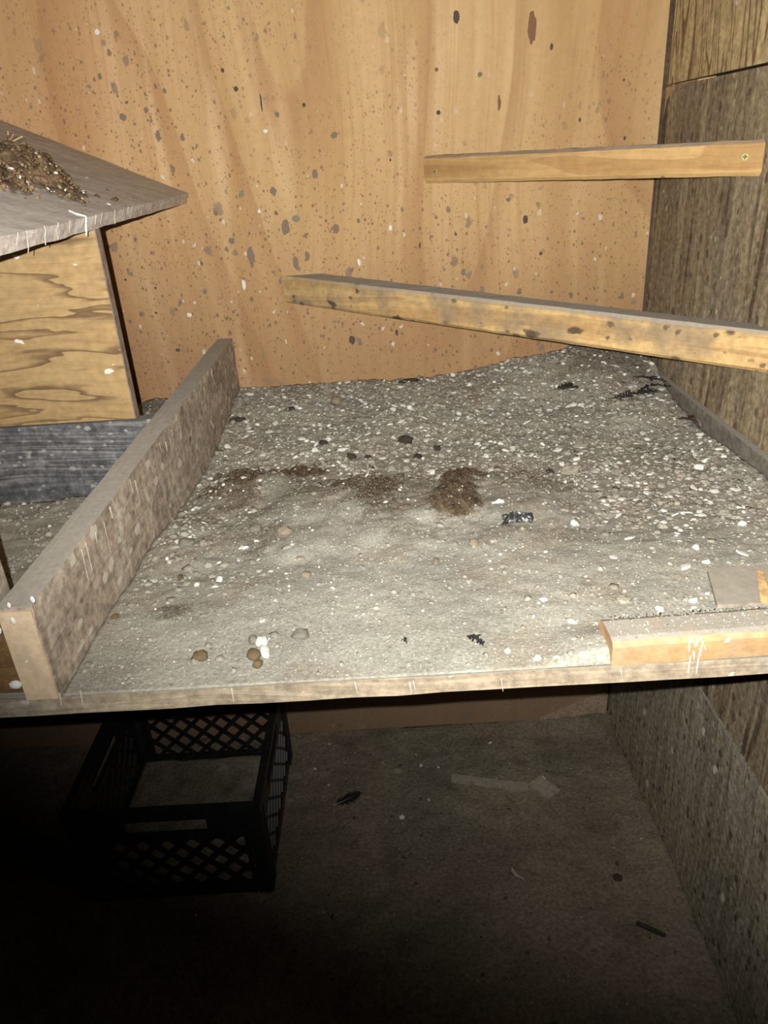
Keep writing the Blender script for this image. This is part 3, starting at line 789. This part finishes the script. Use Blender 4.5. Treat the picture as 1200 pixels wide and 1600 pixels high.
def lump(name, px, py, wpx, hpx, mat, label, cat, seed, flat=.6, rz=0.0, amp=.3, zf=litter_z, group=None, freq=1.6):
    p = on(px, py, zf); u = pxm(p)
    a, c = wpx * u / 2, hpx * u / 2 * 1.35
    o = put(name, lump_mesh(name, M[mat], seed, amp, 3, freq), p + Vector((0, 0, min(a, c) * flat * .35)), (a, c, min(a, c) * flat), rz)
    tag(o, label, cat, group); return o
lump('dropping', 313, 1028, 26, 15, 'brown_dropping', 'small olive brown dropping near the shelf front', 'dropping', 1.2, .8, .35)
# two-tone dropping: brown lobes with a white cap
pp = on(404, 1022); u = pxm(pp); dr = empty('dropping', tuple(pp)); tag(dr, 'fresh two-lobed dropping, half brown half white, near shelf front', 'dropping')
for nm, mt, px, py, wx, wy, rz, sd in (('brown_lobe', 'brown_dropping', 397, 1026, 22, 20, .3, 3.0), ('brown_lobe', 'brown_dropping', 403, 1041, 15, 11, .2, 5.0), ('grey_lobe', 'grey_lump', 396, 1003, 15, 13, .2, 6.0),
                                      ('white_cap', 'white_dropping', 409, 1006, 20, 17, .1, 7.0), ('white_cap', 'white_dropping', 414, 1022, 15, 24, .35, 9.0)):
    p = on(px, py); o = put(nm, lump_mesh(nm, M[mt], sd, .2, 3, 1.4), p - pp + Vector((0, 0, .003)), (wx * u / 2, wy * u / 2 * 1.35, .0048), rz); o.parent = dr
for a in ((292, 851, 26, 16, 'grey_lump', 'round grey lump in the litter beside the divider', 2.2), (470, 994, 26, 18, 'grey_lump', 'dusty grey lump half buried right of the two-tone dropping', 3.7),
          (478, 900, 16, 12, 'tan_lump', 'tan clod in the fine dust left of centre', 4.9), (681, 878, 9, 17, 'tan_lump', 'narrow tan clod in the dust below the darkest patch', 5.5),
          (740, 850, 16, 12, 'tan_lump', 'tan clod below the crumpled black film', 8.1), (445, 832, 22, 15, 'tan_lump', 'buff clod on the mound below the brown patches', 9.3),
          (400, 828, 20, 14, 'grey_lump', 'grey clod left of the buff clod on the mound', 10.4), (180, 965, 12, 10, 'brown_dropping', 'tiny brown dropping at the foot of divider', 11.0),
          (283, 905, 9, 11, 'brown_dropping', 'small dark brown crumb near white chip by divider', 12.0), (526, 628, 18, 15, 'tan_lump', 'olive clod near the back wall', 13.0)):
    lump('clod', a[0], a[1], a[2], a[3], a[4], a[5], 'clod', a[6], .7)
for a in ((634, 690, 20, 15, 'black clump of muck above the darkest brown patch', 1.1), (653, 716, 13, 12, 'small black clump at the top of the darkest patch', 2.3), (682, 702, 12, 9, 'small dark crumb right of the black clump', 3.4),
          (640, 596, 26, 6, 'dark sliver lying along the back wall', 4.8), (372, 657, 24, 8, 'dark grey curl of muck by the divider far end', 6.1), (505, 693, 14, 8, 'dark brown crumb above the long brown patch', 7.3),
          (549, 715, 14, 9, 'dark crumb right of the long brown patch', 8.8), (455, 641, 12, 8, 'small dark crumb in the gravel near the back wall', 9.9), (575, 715, 10, 6, 'tiny dark crumb at the top of centre brown patch', 10.7),
          (860, 738, 9, 12, 'dark spot of muck beside the broad tan clod', 11.5)):
    lump('muck_clump', a[0], a[1], a[2], a[3], 'dark_clump', a[4], 'clump', a[5], .7, rng.uniform(-.4, .4), .75, freq=2.8)
# crumpled film
p = on(808, 815); u = pxm(p); m = MB(); K = 14
hh = lambda i, j: .010 * abs(mnoise.noise((i * .31, j * .37, 2.0))) + .006 * abs(mnoise.noise((i * .8, j * .8, 5.0)))
vs = []
for j in range(K + 1):
    for i in range(K + 1):
        fx = (i / K - .5); fy = (j / K - .5)
        e = 1 + .18 * mnoise.noise((fx * 3, fy * 3, 9.0))
        vs.append((fx * 44 * u * e, fy * 30 * u * e + .004 * fx, .002 + hh(i, j) * (1.3 - 1.6 * abs(fx))))
fs = [[j * (K + 1) + i, j * (K + 1) + i + 1, (j + 1) * (K + 1) + i + 1, (j + 1) * (K + 1) + i] for j in range(K) for i in range(K)]
m.add(vs, fs); m2 = m.mesh('crumpled_film', M['film']); o = put('crumpled_film', m2, p + Vector((0, 0, .002)), 1.0, -.12)
bm = bmesh.new(); bm.from_mesh(o.data); bmesh.ops.solidify(bm, geom=bm.faces[:], thickness=.0012); bm.to_mesh(o.data); bm.free()
tag(o, 'crumpled scrap of black and grey film on the litter mound', 'scrap')

# feathers
def feather(px, py, ang, Lpx, Wpx, mat, label, seed, curl=.12, ragged=.35, zf=litter_z, lift=.002, quill='quill', nb=34, one_side=0.0):
    p = on(px, py, zf); u = pxm(p); L = Lpx * u; W = Wpx * u; r = random.Random(seed)
    root = empty('feather', tuple(p + Vector((0, 0, lift)))); root.rotation_euler = (r.uniform(-.15, .15), 0, ang); tag(root, label, 'feather')
    c = lambda t_: Vector((L * (t_ - .5), curl * L * (4 * (t_ - .5) ** 2 - .5), .004 + .006 * math.sin(t_ * 3.1)))
    m = MB(); n = 10
    for i in range(n): m.bar(c(i / n), c((i + 1) / n), .0009 * (1.15 - i / n), 5, .0009 * (1.15 - (i + 1) / n))
    m.build('shaft', M[quill], None).parent = root
    m = MB()
    for i in range(nb):
        t_ = .12 + .88 * i / nb; a = c(t_); wd = W * .5 * math.sin(min(1, t_ * 1.1) * math.pi * .92) ** .6
        for sd in (-1, 1):
            if sd < 0 and r.random() < one_side: continue
            ln = wd * (1 - ragged * r.random()); e = a + Vector((ln * .75, sd * ln, r.uniform(-.0015, .003)))
            m.flatbar(a, e, (1, 0, 0), min(L / nb * 1.15, .0036), .0004)
    m.build('vane', M[mat], None).parent = root
    return root
feather(740, 1010, -.95, 34, 20, 'feather_black', 'single small black feather near the shelf front edge', 1, .15, .7, nb=22, one_side=.6, quill='feather_black')
feather(990, 622, .30, 84, 30, 'feather_black', 'long black ragged feather in the far right corner', 2, .06, .85, nb=18, quill='feather_black')
feather(1012, 598, -.75, 52, 30, 'feather_black', 'black feather standing across the long one in the corner', 3, .2, .8, nb=14, quill='feather_black')
feather(1022, 612, .2, 52, 30, 'feather_black', 'tangled black feather nearest the right wall strip', 4, -.15, .85, nb=14, quill='feather_black')
feather(883, 611, .35, 34, 28, 'feather_black', 'curled black feather left of the corner clump', 5, .25, .5, quill='feather_black')
feather(1080, 664, 2.2, 34, 26, 'feather_brown', 'small dark brown feather by the right wall strip', 6, .3, .5)
feather(633, 1012, -1.2, 9, 3, 'feather_black', 'tiny black barb left of the small front feather', 8, .2, .4, nb=8, quill='feather_black')

# scrap board on the litter at the right
zS = 1.076
b = MB(); A = at(1121, 944, 2, zS); Bc = at(1112, 884, 2, zS)
b.poly([(A.x, A.y, zS - .006), (XR - .016, A.y - .004, zS - .005), (XR - .016, Bc.y + .01, zS - .007), (Bc.x - .004, Bc.y, zS - .010)], (0, 0, .0052))
o = b.build('scrap_board', M['scrap'], loc=(A.x, A.y, zS)); rough_edges(o, 12, .0006, 60, 3.0)
tag(o, 'thin dusty scrap board lying behind the pine cleat', 'board')
b = MB(); q0 = at(1187, 893, 2, zS); q1 = at(1197, 944, 2, zS); b.poly([(q0.x - .004, q0.y, zS + .0006), (q0.x + .004, q0.y, zS + .0006), (q1.x + .006, q1.y, zS + .0012), (q1.x - .006, q1.y, zS + .0012)], (0, 0, .0008))
b.build('scraped_streak', M['raw_pine'], o, (A.x, A.y, zS)).data.update()

# white splash on the cleat face and shelf edge
def splat(name, parent, pts, mat, loc):
    m = MB()
    for (a, c, r1, r2) in pts: m.bar(a, c, r1, 5, r2)
    o = m.build(name, M[mat], parent, loc); return o
r = random.Random(5); L = []
for i in range(16):
    px = 1078 + r.uniform(0, 24); py = 993 + r.uniform(0, 26); a = at(px, py, 1, YF - .0004); c = at(px + r.uniform(-5, 4), py + r.uniform(4, 14), 1, YF - .0004); L.append((a, c, .0008, .0005))
for px in (1075, 1088):
    a = at(px + 4, 1025, 1, YF - .0004); c = at(px, 1052, 1, YF - .0004); L.append((a, c, .0009, .0006))
splat('white_splash', sh, L, 'pale_chalk', (.33, YF, ZB))
for i, (px, y0, y1, wd) in enumerate(((93, 1083, 1103, .0009), (126, 1080, 1100, .0010), (362, 1075, 1096, .0012), (555, 1066, 1082, .0012), (640, 1066, 1082, .0016), (646, 1064, 1078, .001), (783, 1060, 1080, .0008), (970, 1046, 1062, .0008))):
    a = at(px, y0, 1, YF - .0003); c = at(px + 3, y1, 1, YF - .0003); splat('white_drip', sh, [(a, c, wd * .8, wd * .4)], 'pale_chalk', tuple(a))
r = random.Random(9); L = []
for i in range(15):         # streaks down the divider's right face
    y = r.uniform(-1.0, -.25); z = ZD - r.uniform(.0, .02); ln = r.uniform(.012, .045); a = Vector((X2 + .0003, y, z)); c = Vector((X2 + .0003, y + r.uniform(-.004, .004), z - ln)); s = r.uniform(.0004, .0011); splat('white_streak', dv, [(a, c, s, s * .4)], 'chalk', tuple(a))
for px, py, rr in ((14, 946, 5), (20, 970, 6), (51, 937, 6), (-2, 985, 7)):
    a = at(px, py, 1, YF - .003); m = lump_mesh('white_spot', M['white_dropping'], px * .3, .3, 2); o = put('white_spot', m, a - world_loc(dv), (rr * .6 * pxm(a), .0012, rr * pxm(a))); o.parent = dv
a = at(24, 1070, 1, YF + .010); o = put('white_spot', lump_mesh('white_spot', M['white_dropping'], 4.0, .4, 2), a - world_loc(fa), (9 * pxm(a), .003, 7 * pxm(a))); o.parent = fa

# old splashes that stand proud of the plywood wall
SPL = [(348, 110, 3, 3, 'd'), (369, 139, 4, 4, 'd'), (192, 183, 5, 6, 'g'), (228, 172, 4, 4, 'g'), (247, 213, 4, 8, 'g'), (285, 215, 4, 5, 'g'), (257, 142, 3, 4, 'g'), (408, 160, 1.5, 14, 'd'), (433, 179, 4, 4, 'g'),
       (475, 164, 3, 3, 'd'), (522, 211, 6, 5, 'g'), (492, 272, 5, 7, 'g'), (427, 299, 5, 7, 'g'), (446, 355, 7, 13, 'g'), (462, 342, 7, 6, 'p'), (392, 400, 6, 16, 'g'), (462, 410, 5, 12, 'g'), (337, 333, 4, 4, 'g'),
       (362, 376, 5, 5, 'g'), (377, 304, 5, 5, 'p'), (525, 358, 5, 8, 'g'), (270, 265, 4, 5, 'g'), (156, 119, 3, 5, 'g'), (152, 50, 4, 4, 'w'), (415, 205, 4, 3, 'w'), (381, 445, 3, 9, 'w'), (140, 135, 3, 3, 'p'),
       (713, 26, 5, 10, 'd'), (831, 42, 7, 22, 'b'), (862, 73, 2.5, 5, 'd'), (685, 176, 3.5, 3.5, 'd'), (780, 161, 3, 10, 'b'), (821, 343, 4.5, 7, 'd'), (794, 312, 4, 3.5, 'g'), (750, 116, 4, 4, 'g'), (682, 109, 3, 3, 'b'),
       (656, 384, 1.5, 5, 'd'), (610, 356, 3, 5, 'w'), (561, 410, 3, 6, 'w'), (724, 425, 4, 6, 'g'), (550, 531, 6, 8, 'd'), (562, 534, 4, 7, 'g'), (278, 547, 4, 3, 'd'), (296, 492, 4, 4, 'w'), (243, 450, 2, 2, 'd'),
       (244, 489, 2, 2, 'd'), (196, 437, 2, 2, 'd'), (712, 366, 2, 3, 'd'), (845, 396, 3, 3, 'd'), (906, 187, 2, 3, 'd'), (976, 216, 2, 3, 'd'), (975, 125, 2, 2, 'd'), (524, 358, 4, 6, 'g'), (610, 250, 2, 2, 'd'),
       (990, 472, 5, 4, 'p'), (972, 462, 3, 6, 'g'), (320, 455, 3, 5, 'g'), (480, 400, 4, 9, 'g'), (405, 330, 3, 3, 'w'), (438, 440, 3, 5, 'g'), (560, 345, 3, 4, 'g'), (610, 470, 4, 6, 'g'), (620, 520, 3, 6, 'd'), (690, 500, 3, 5, 'g')]
MT = {'d': 'dark_dropping', 'g': 'grey_dropping', 'w': 'white_dropping', 'b': 'brown_stain', 'p': 'tan_lump'}
for i, (px, py, rx, ry, k) in enumerate(SPL):
    a = at(px, py, 1, 0.0); u = pxm(a)
    if i % 3 == 0 or True:
        me = lump_mesh('splash_spot', M[MT[k]], i * 1.37, .38, 3, 1.5)
    o = put('splash_spot', me, a, (rx * u * .8, .0004, ry * u * .8)); o.parent = wb

# muck heaped on the roof
def roof_local(px, py):
    p = roof_pt(px, py); d = p - P0; return d.dot(ux), p.y
qa = roof_local(45, 270)
def pile_h(s, y):
    c = [((roof_local(20, 262)), .085, .11, .030), ((roof_local(60, 285)), .075, .075, .022), ((roof_local(95, 305)), .05, .045, .012), ((roof_local(-60, 262)), .10, .12, .028)]
    h = 0
    for (cs, cy), rs, ry, hh_ in c:
        d = math.hypot((s - cs) / rs, (y - cy) / ry); h = max(h, hh_ * SM(1.1, .1, d + .3 * fbm(s, y, 18, 3, 3.0)))
    return h * (1 + .5 * fbm(s, y, 50, 2, 1.0)) if h > 0 else 0
pc = []
for py in (262,):
    s0, y0 = roof_local(20, 262)
m = MB(); K = 70; s_lo, s_hi, y_lo, y_hi = qa[0] - .20, qa[0] + .24, qa[1] - .20, qa[1] + .17
s_lo = max(s_lo, .01); s_hi = min(s_hi, LW - .02); y_hi = min(y_hi, -.01); y_lo = max(y_lo, RY + .02)
vs = []; cs = []
for j in range(K + 1):
    for i in range(K + 1):
        s_ = s_lo + (s_hi - s_lo) * i / K; y_ = y_lo + (y_hi - y_lo) * j / K; h = pile_h(s_, y_)
        q = P0 + ux * s_ + uz * (TH - .003 + h); vs.append((q.x, y_, q.z))
        f = SM(.002, .012, h); n = fbm(s_, y_, 60, 2, 2)
        cs.append(tuple((np.array((.19, .16, .13)) * (1 - f) + np.array((.130, .084, .048)) * f) * (1 + .6 * n)))
m.add(vs, [[j * (K + 1) + i, (j + 1) * (K + 1) + i, (j + 1) * (K + 1) + i + 1, j * (K + 1) + i + 1] for j in range(K) for i in range(K)])
o = m.build('muck_heap', M['earth'], loc=tuple(P0 + ux * qa[0] + Vector((0, qa[1], 0)) + uz * TH), smooth=True)
a_ = o.data.color_attributes.new('tint', 'FLOAT_COLOR', 'POINT'); a_.data.foreach_set('color', np.array([(*c, 1) for c in cs], dtype=np.float32).ravel())
bm = bmesh.new(); bm.from_mesh(o.data)
dead = [f for f in bm.faces if all(pile_h((Vector(v.co) + o.location - P0).dot(ux), v.co.y + o.location.y) < .0032 for v in f.verts)]
bmesh.ops.delete(bm, geom=dead, context='FACES')
bmesh.ops.solidify(bm, geom=bm.faces[:], thickness=.003); bm.to_mesh(o.data); bm.free()
tag(o, 'heap of brown muck and straw on the nest box roof', 'muck heap', kind='stuff')
Pq = []; Cq = []
while len(Pq) < 1100:
    s_ = rng.uniform(s_lo, s_hi); y_ = rng.uniform(y_lo, y_hi); h = pile_h(s_, y_)
    if rng.random() > (1 if h > .004 else .06): continue
    q = P0 + ux * s_ + uz * (TH - .001 + h); Pq.append((q.x, y_, q.z))
    r_ = rng.random(); Cq.append(np.array((.135, .088, .050)) * rng.uniform(.5, 1.6) if r_ < .88 else np.array((.36, .29, .18)) * rng.uniform(.6, 1.2) if r_ < .95 else np.array((.55, .52, .45)))
Sq = nrg.lognormal(math.log(.0022), .45, len(Pq)).clip(.0008, .006)
o2 = scatter('muck_crumbs', M['grains'], [(IV, IF, np.array(Pq), np.stack([Sq * 1.5, Sq * .8, Sq * .7], 1), .6, np.array(Cq))], None)
o2.parent = o; o2.location = -Vector(o.location); o2['kind'] = 'stuff'
m = MB(); r = random.Random(3)
for i in range(40):
    s_, y_ = roof_local(22 + r.uniform(-14, 16), 240 + r.uniform(-8, 12)); q = P0 + ux * s_ + uz * (TH + pile_h(s_, y_)); a = Vector((q.x, y_, q.z)); d = Vector((r.uniform(-1, 1), r.uniform(-1, 1), r.uniform(.0, .8))) * .016
    m.bar(a - d * .4, a + d, .0008, 4)
o3 = m.build('straw', plain('dry_straw', (.50, .40, .20), .8, .2), o); o3['kind'] = 'stuff'

# ------------------------------------------------------------------ black milk crate on the floor
CX0, CX1, CY0, CY1, CH = -.765, -.335, -.525, -.085, .28
cr = empty('milk_crate', ((CX0 + CX1) / 2, (CY0 + CY1) / 2, .0)); tag(cr, 'black plastic milk crate with lattice sides under the shelf', 'crate')
cr.rotation_euler = (0, 0, 0)
def clip_line(x0, z0, dx, dz, X0, X1, Z0, Z1):
    t0, t1 = -1e9, 1e9
    for p, d, lo, hi in ((x0, dx, X0, X1), (z0, dz, Z0, Z1)):
        if abs(d) < 1e-9: continue
        a, b_ = (lo - p) / d, (hi - p) / d
        t0 = max(t0, min(a, b_)); t1 = min(t1, max(a, b_))
    return (t0, t1) if t1 > t0 + .004 else None
def crate_wall(W, handle=True):
    """panel in local x (0..W), z (0..CH), thickness about y=0"""
    m = MB(); T_ = .006
    m.box(.0, W, -T_, T_, .0, .030)                                    # bottom band
    zl, zh = .030, .185
    m.box(.028, W - .028, -T_, T_, zh, zh + .016)
    k = 0; x = -.4
    while x < W + .4:
        for dz in (1, -1):
            q = clip_line(x, zl if dz > 0 else zh, 1, dz, .030, W - .030, zl, zh)
            if q: m.flatbar((x + q[0], 0, (zl if dz > 0 else zh) + dz * q[0]), (x + q[1], 0, (zl if dz > 0 else zh) + dz * q[1]), (0, 1, 0), .009, .0075)
        x += .056
    # upper band with the hand hole
    if handle:
        m.box(.028, W * .28, -T_, T_, zh + .016, .262); m.box(W * .72, W - .028, -T_, T_, zh + .016, .262)
        m.box(W * .28, W * .72, -T_ * 1.5, T_ * 1.5, .250, .262)
    else: m.box(.028, W - .028, -T_, T_, zh + .016, .262)
    # corner ribs
    for x_ in (.008, .018, .028, .040, W - .040, W - .028, W - .018, W - .008):
        m.box(x_ - .002, x_ + .002, -T_ - .004, T_ + .002, .0, .262)
    for z_ in (.06, .11, .16, .21):
        m.box(.0, .040, -T_ - .003, T_, z_ - .003, z_ + .003); m.box(W - .040, W, -T_ - .003, T_, z_ - .003, z_ + .003)
    return m
base = Vector(cr.location)
for nm, org, rz, W in (('front_wall', (CX0, CY0 + .008), 0, CX1 - CX0), ('right_wall', (CX1 - .008, CY0), math.pi / 2, CY1 - CY0), ('back_wall', (CX1, CY1 - .008), math.pi, CX1 - CX0), ('left_wall', (CX0 + .008, CY1), -math.pi / 2, CY1 - CY0)):
    o = crate_wall(W).build(nm, M['crate'], None); o.parent = cr; o.location = Vector((org[0], org[1], 0)) - base; o.rotation_euler = (0, 0, rz)
m = MB(); e = .012
for (x0, x1, y0, y1) in ((CX0 - .006, CX1 + .006, CY0 - .006, CY0 + e), (CX0 - .006, CX1 + .006, CY1 - e, CY1 + .006), (CX0 - .006, CX0 + e, CY0 + e, CY1 - e), (CX1 - e, CX1 + .006, CY0 + e, CY1 - e)):
    m.box(x0, x1, y0, y1, .262, CH)
m.build('rim', M['crate'], cr, tuple(base))
for x_, y_ in ((CX0, CY0), (CX1, CY0), (CX0, CY1), (CX1, CY1)):
    m = MB(); sx = 1 if x_ == CX0 else -1; sy = 1 if y_ == CY0 else -1
    m.poly([(x_, y_, 0), (x_ + sx * .030, y_, 0), (x_ + sx * .030, y_ + sy * .006, 0), (x_ + sx * .006, y_ + sy * .030, 0), (x_, y_ + sy * .030, 0)], (0, 0, .262))
    m.build('corner_post', M['crate'], cr, (x_, y_, 0))
m = MB()
for i in range(8): x_ = CX0 + .03 + (CX1 - CX0 - .06) * i / 7; m.box(x_ - .004, x_ + .004, CY0 + .015, CY1 - .015, .001, .008)
for i in range(8): y_ = CY0 + .03 + (CY1 - CY0 - .06) * i / 7; m.box(CX0 + .015, CX1 - .015, y_ - .004, y_ + .004, .001, .008)
m.build('base_grid', M['crate'], cr, tuple(base))
bed = grid(CX0 + .016, CX1 - .016, CY0 + .016, CY1 - .016, 50, 50, lambda x, y: .018 + .005 * fbm(x, y, 12, 3, 2.0), lambda x, y: tuple(np.array((.20, .168, .125)) * (1 + .4 * fbm(x, y, 20, 3, 1))), (0, 0, 0), 'crate_bedding', M['earth'], skirt=lambda x, y: .006)
tag(bed, 'earthy bedding covering the bottom inside the black crate', 'bedding', kind='stuff')

# ------------------------------------------------------------------ odds and ends on the floor
def fl_pt(px, py): return on(px, py, floor_z)
def stick(name, p0, p1, wd, th, mat, label, cat):
    a = fl_pt(*p0); c = fl_pt(*p1); m = MB(); mid = (a + c) / 2; d = (c - a); L_ = d.length; 
    K = 8; rings = []
    for i in range(K + 1):
        x_ = -L_ / 2 + L_ * i / K; o_ = .0015 * mnoise.noise((x_ * 20, wd * 50, 1))
        rings.append([(x_, -wd / 2 + o_, 0), (x_, wd / 2 + o_, 0), (x_, wd / 2 + o_, th), (x_, -wd / 2 + o_, th)])
    vs = [v for r_ in rings for v in r_]; fs = []
    for i in range(K):
        for k in range(4): fs.append([i * 4 + k, i * 4 + (k + 1) % 4, i * 4 + 4 + (k + 1) % 4, i * 4 + 4 + k][::-1])
    fs += [[0, 1, 2, 3][::-1], [K * 4, K * 4 + 1, K * 4 + 2, K * 4 + 3]]
    m.add(vs, fs); o = m.build(name, M[mat], None); o.location = mid + Vector((0, 0, .001)); o.rotation_euler = (0, 0, math.atan2(d.y, d.x)); tag(o, label, cat); return o
stick('wood_strip', (706, 1219), (826, 1233), .022, .010, 'floor_wood', 'pale narrow wood strip lying on the floor below the shelf', 'stick')
stick('wood_block', (834, 1227), (866, 1250), .048, .018, 'floor_wood', 'short pale wood block at the end of the floor strip', 'block')
stick('twig', (994, 1446), (1040, 1462), .008, .007, 'dark_clump', 'dark twig on the floor near the right wall', 'twig')
feather(543, 1252, .5, 44, 22, 'feather_black', 'dark feather on the floor right of the crate', 12, .1, .5, floor_z)
feather(806, 1368, -1.0, 24, 5, 'quill', 'pale thin feather curled on the dark floor', 13, .3, .4, floor_z)
lump('clod', 622, 1205, 16, 9, 'tan_lump', 'small tan clod on the floor near the back wall', 'clod', 20.0, .6, zf=floor_z)
lump('clod', 848, 1218, 9, 8, 'shell', 'tiny whitish chip beside the floor wood block', 'clod', 21.0, .6, zf=floor_z)
lump('clod', 628, 1277, 8, 6, 'shell', 'tiny whitish chip on the floor right of the dark feather', 'clod', 22.0, .6, zf=floor_z)
lump('clod', 965, 1372, 12, 8, 'dark_clump', 'dark clod on the floor by the right wall foot', 'clod', 23.0, .6, zf=floor_z)
Pg = pts_on(5000, XL + .02, XR - .01, -1.1, -.01, floor_z, lambda x, y: 1 if not (CX0 - .01 < x < CX1 + .01 and CY0 - .01 < y < CY1 + .01) else 0)
Sg = nrg.lognormal(math.log(.0016), .5, len(Pg)).clip(.0006, .006)
Cg = np.array([np.array((.165, .136, .102)) * rng.uniform(.4, 1.6) if rng.random() < .94 else np.array((.45, .42, .36)) for _ in Pg])
o = scatter('floor_debris', M['grains'], [(IV, IF, np.array(Pg), shape(Sg, .6), .5, Cg)])
tag(o, 'fine crumbs and chips strewn over the dark floor', 'debris', kind='stuff')
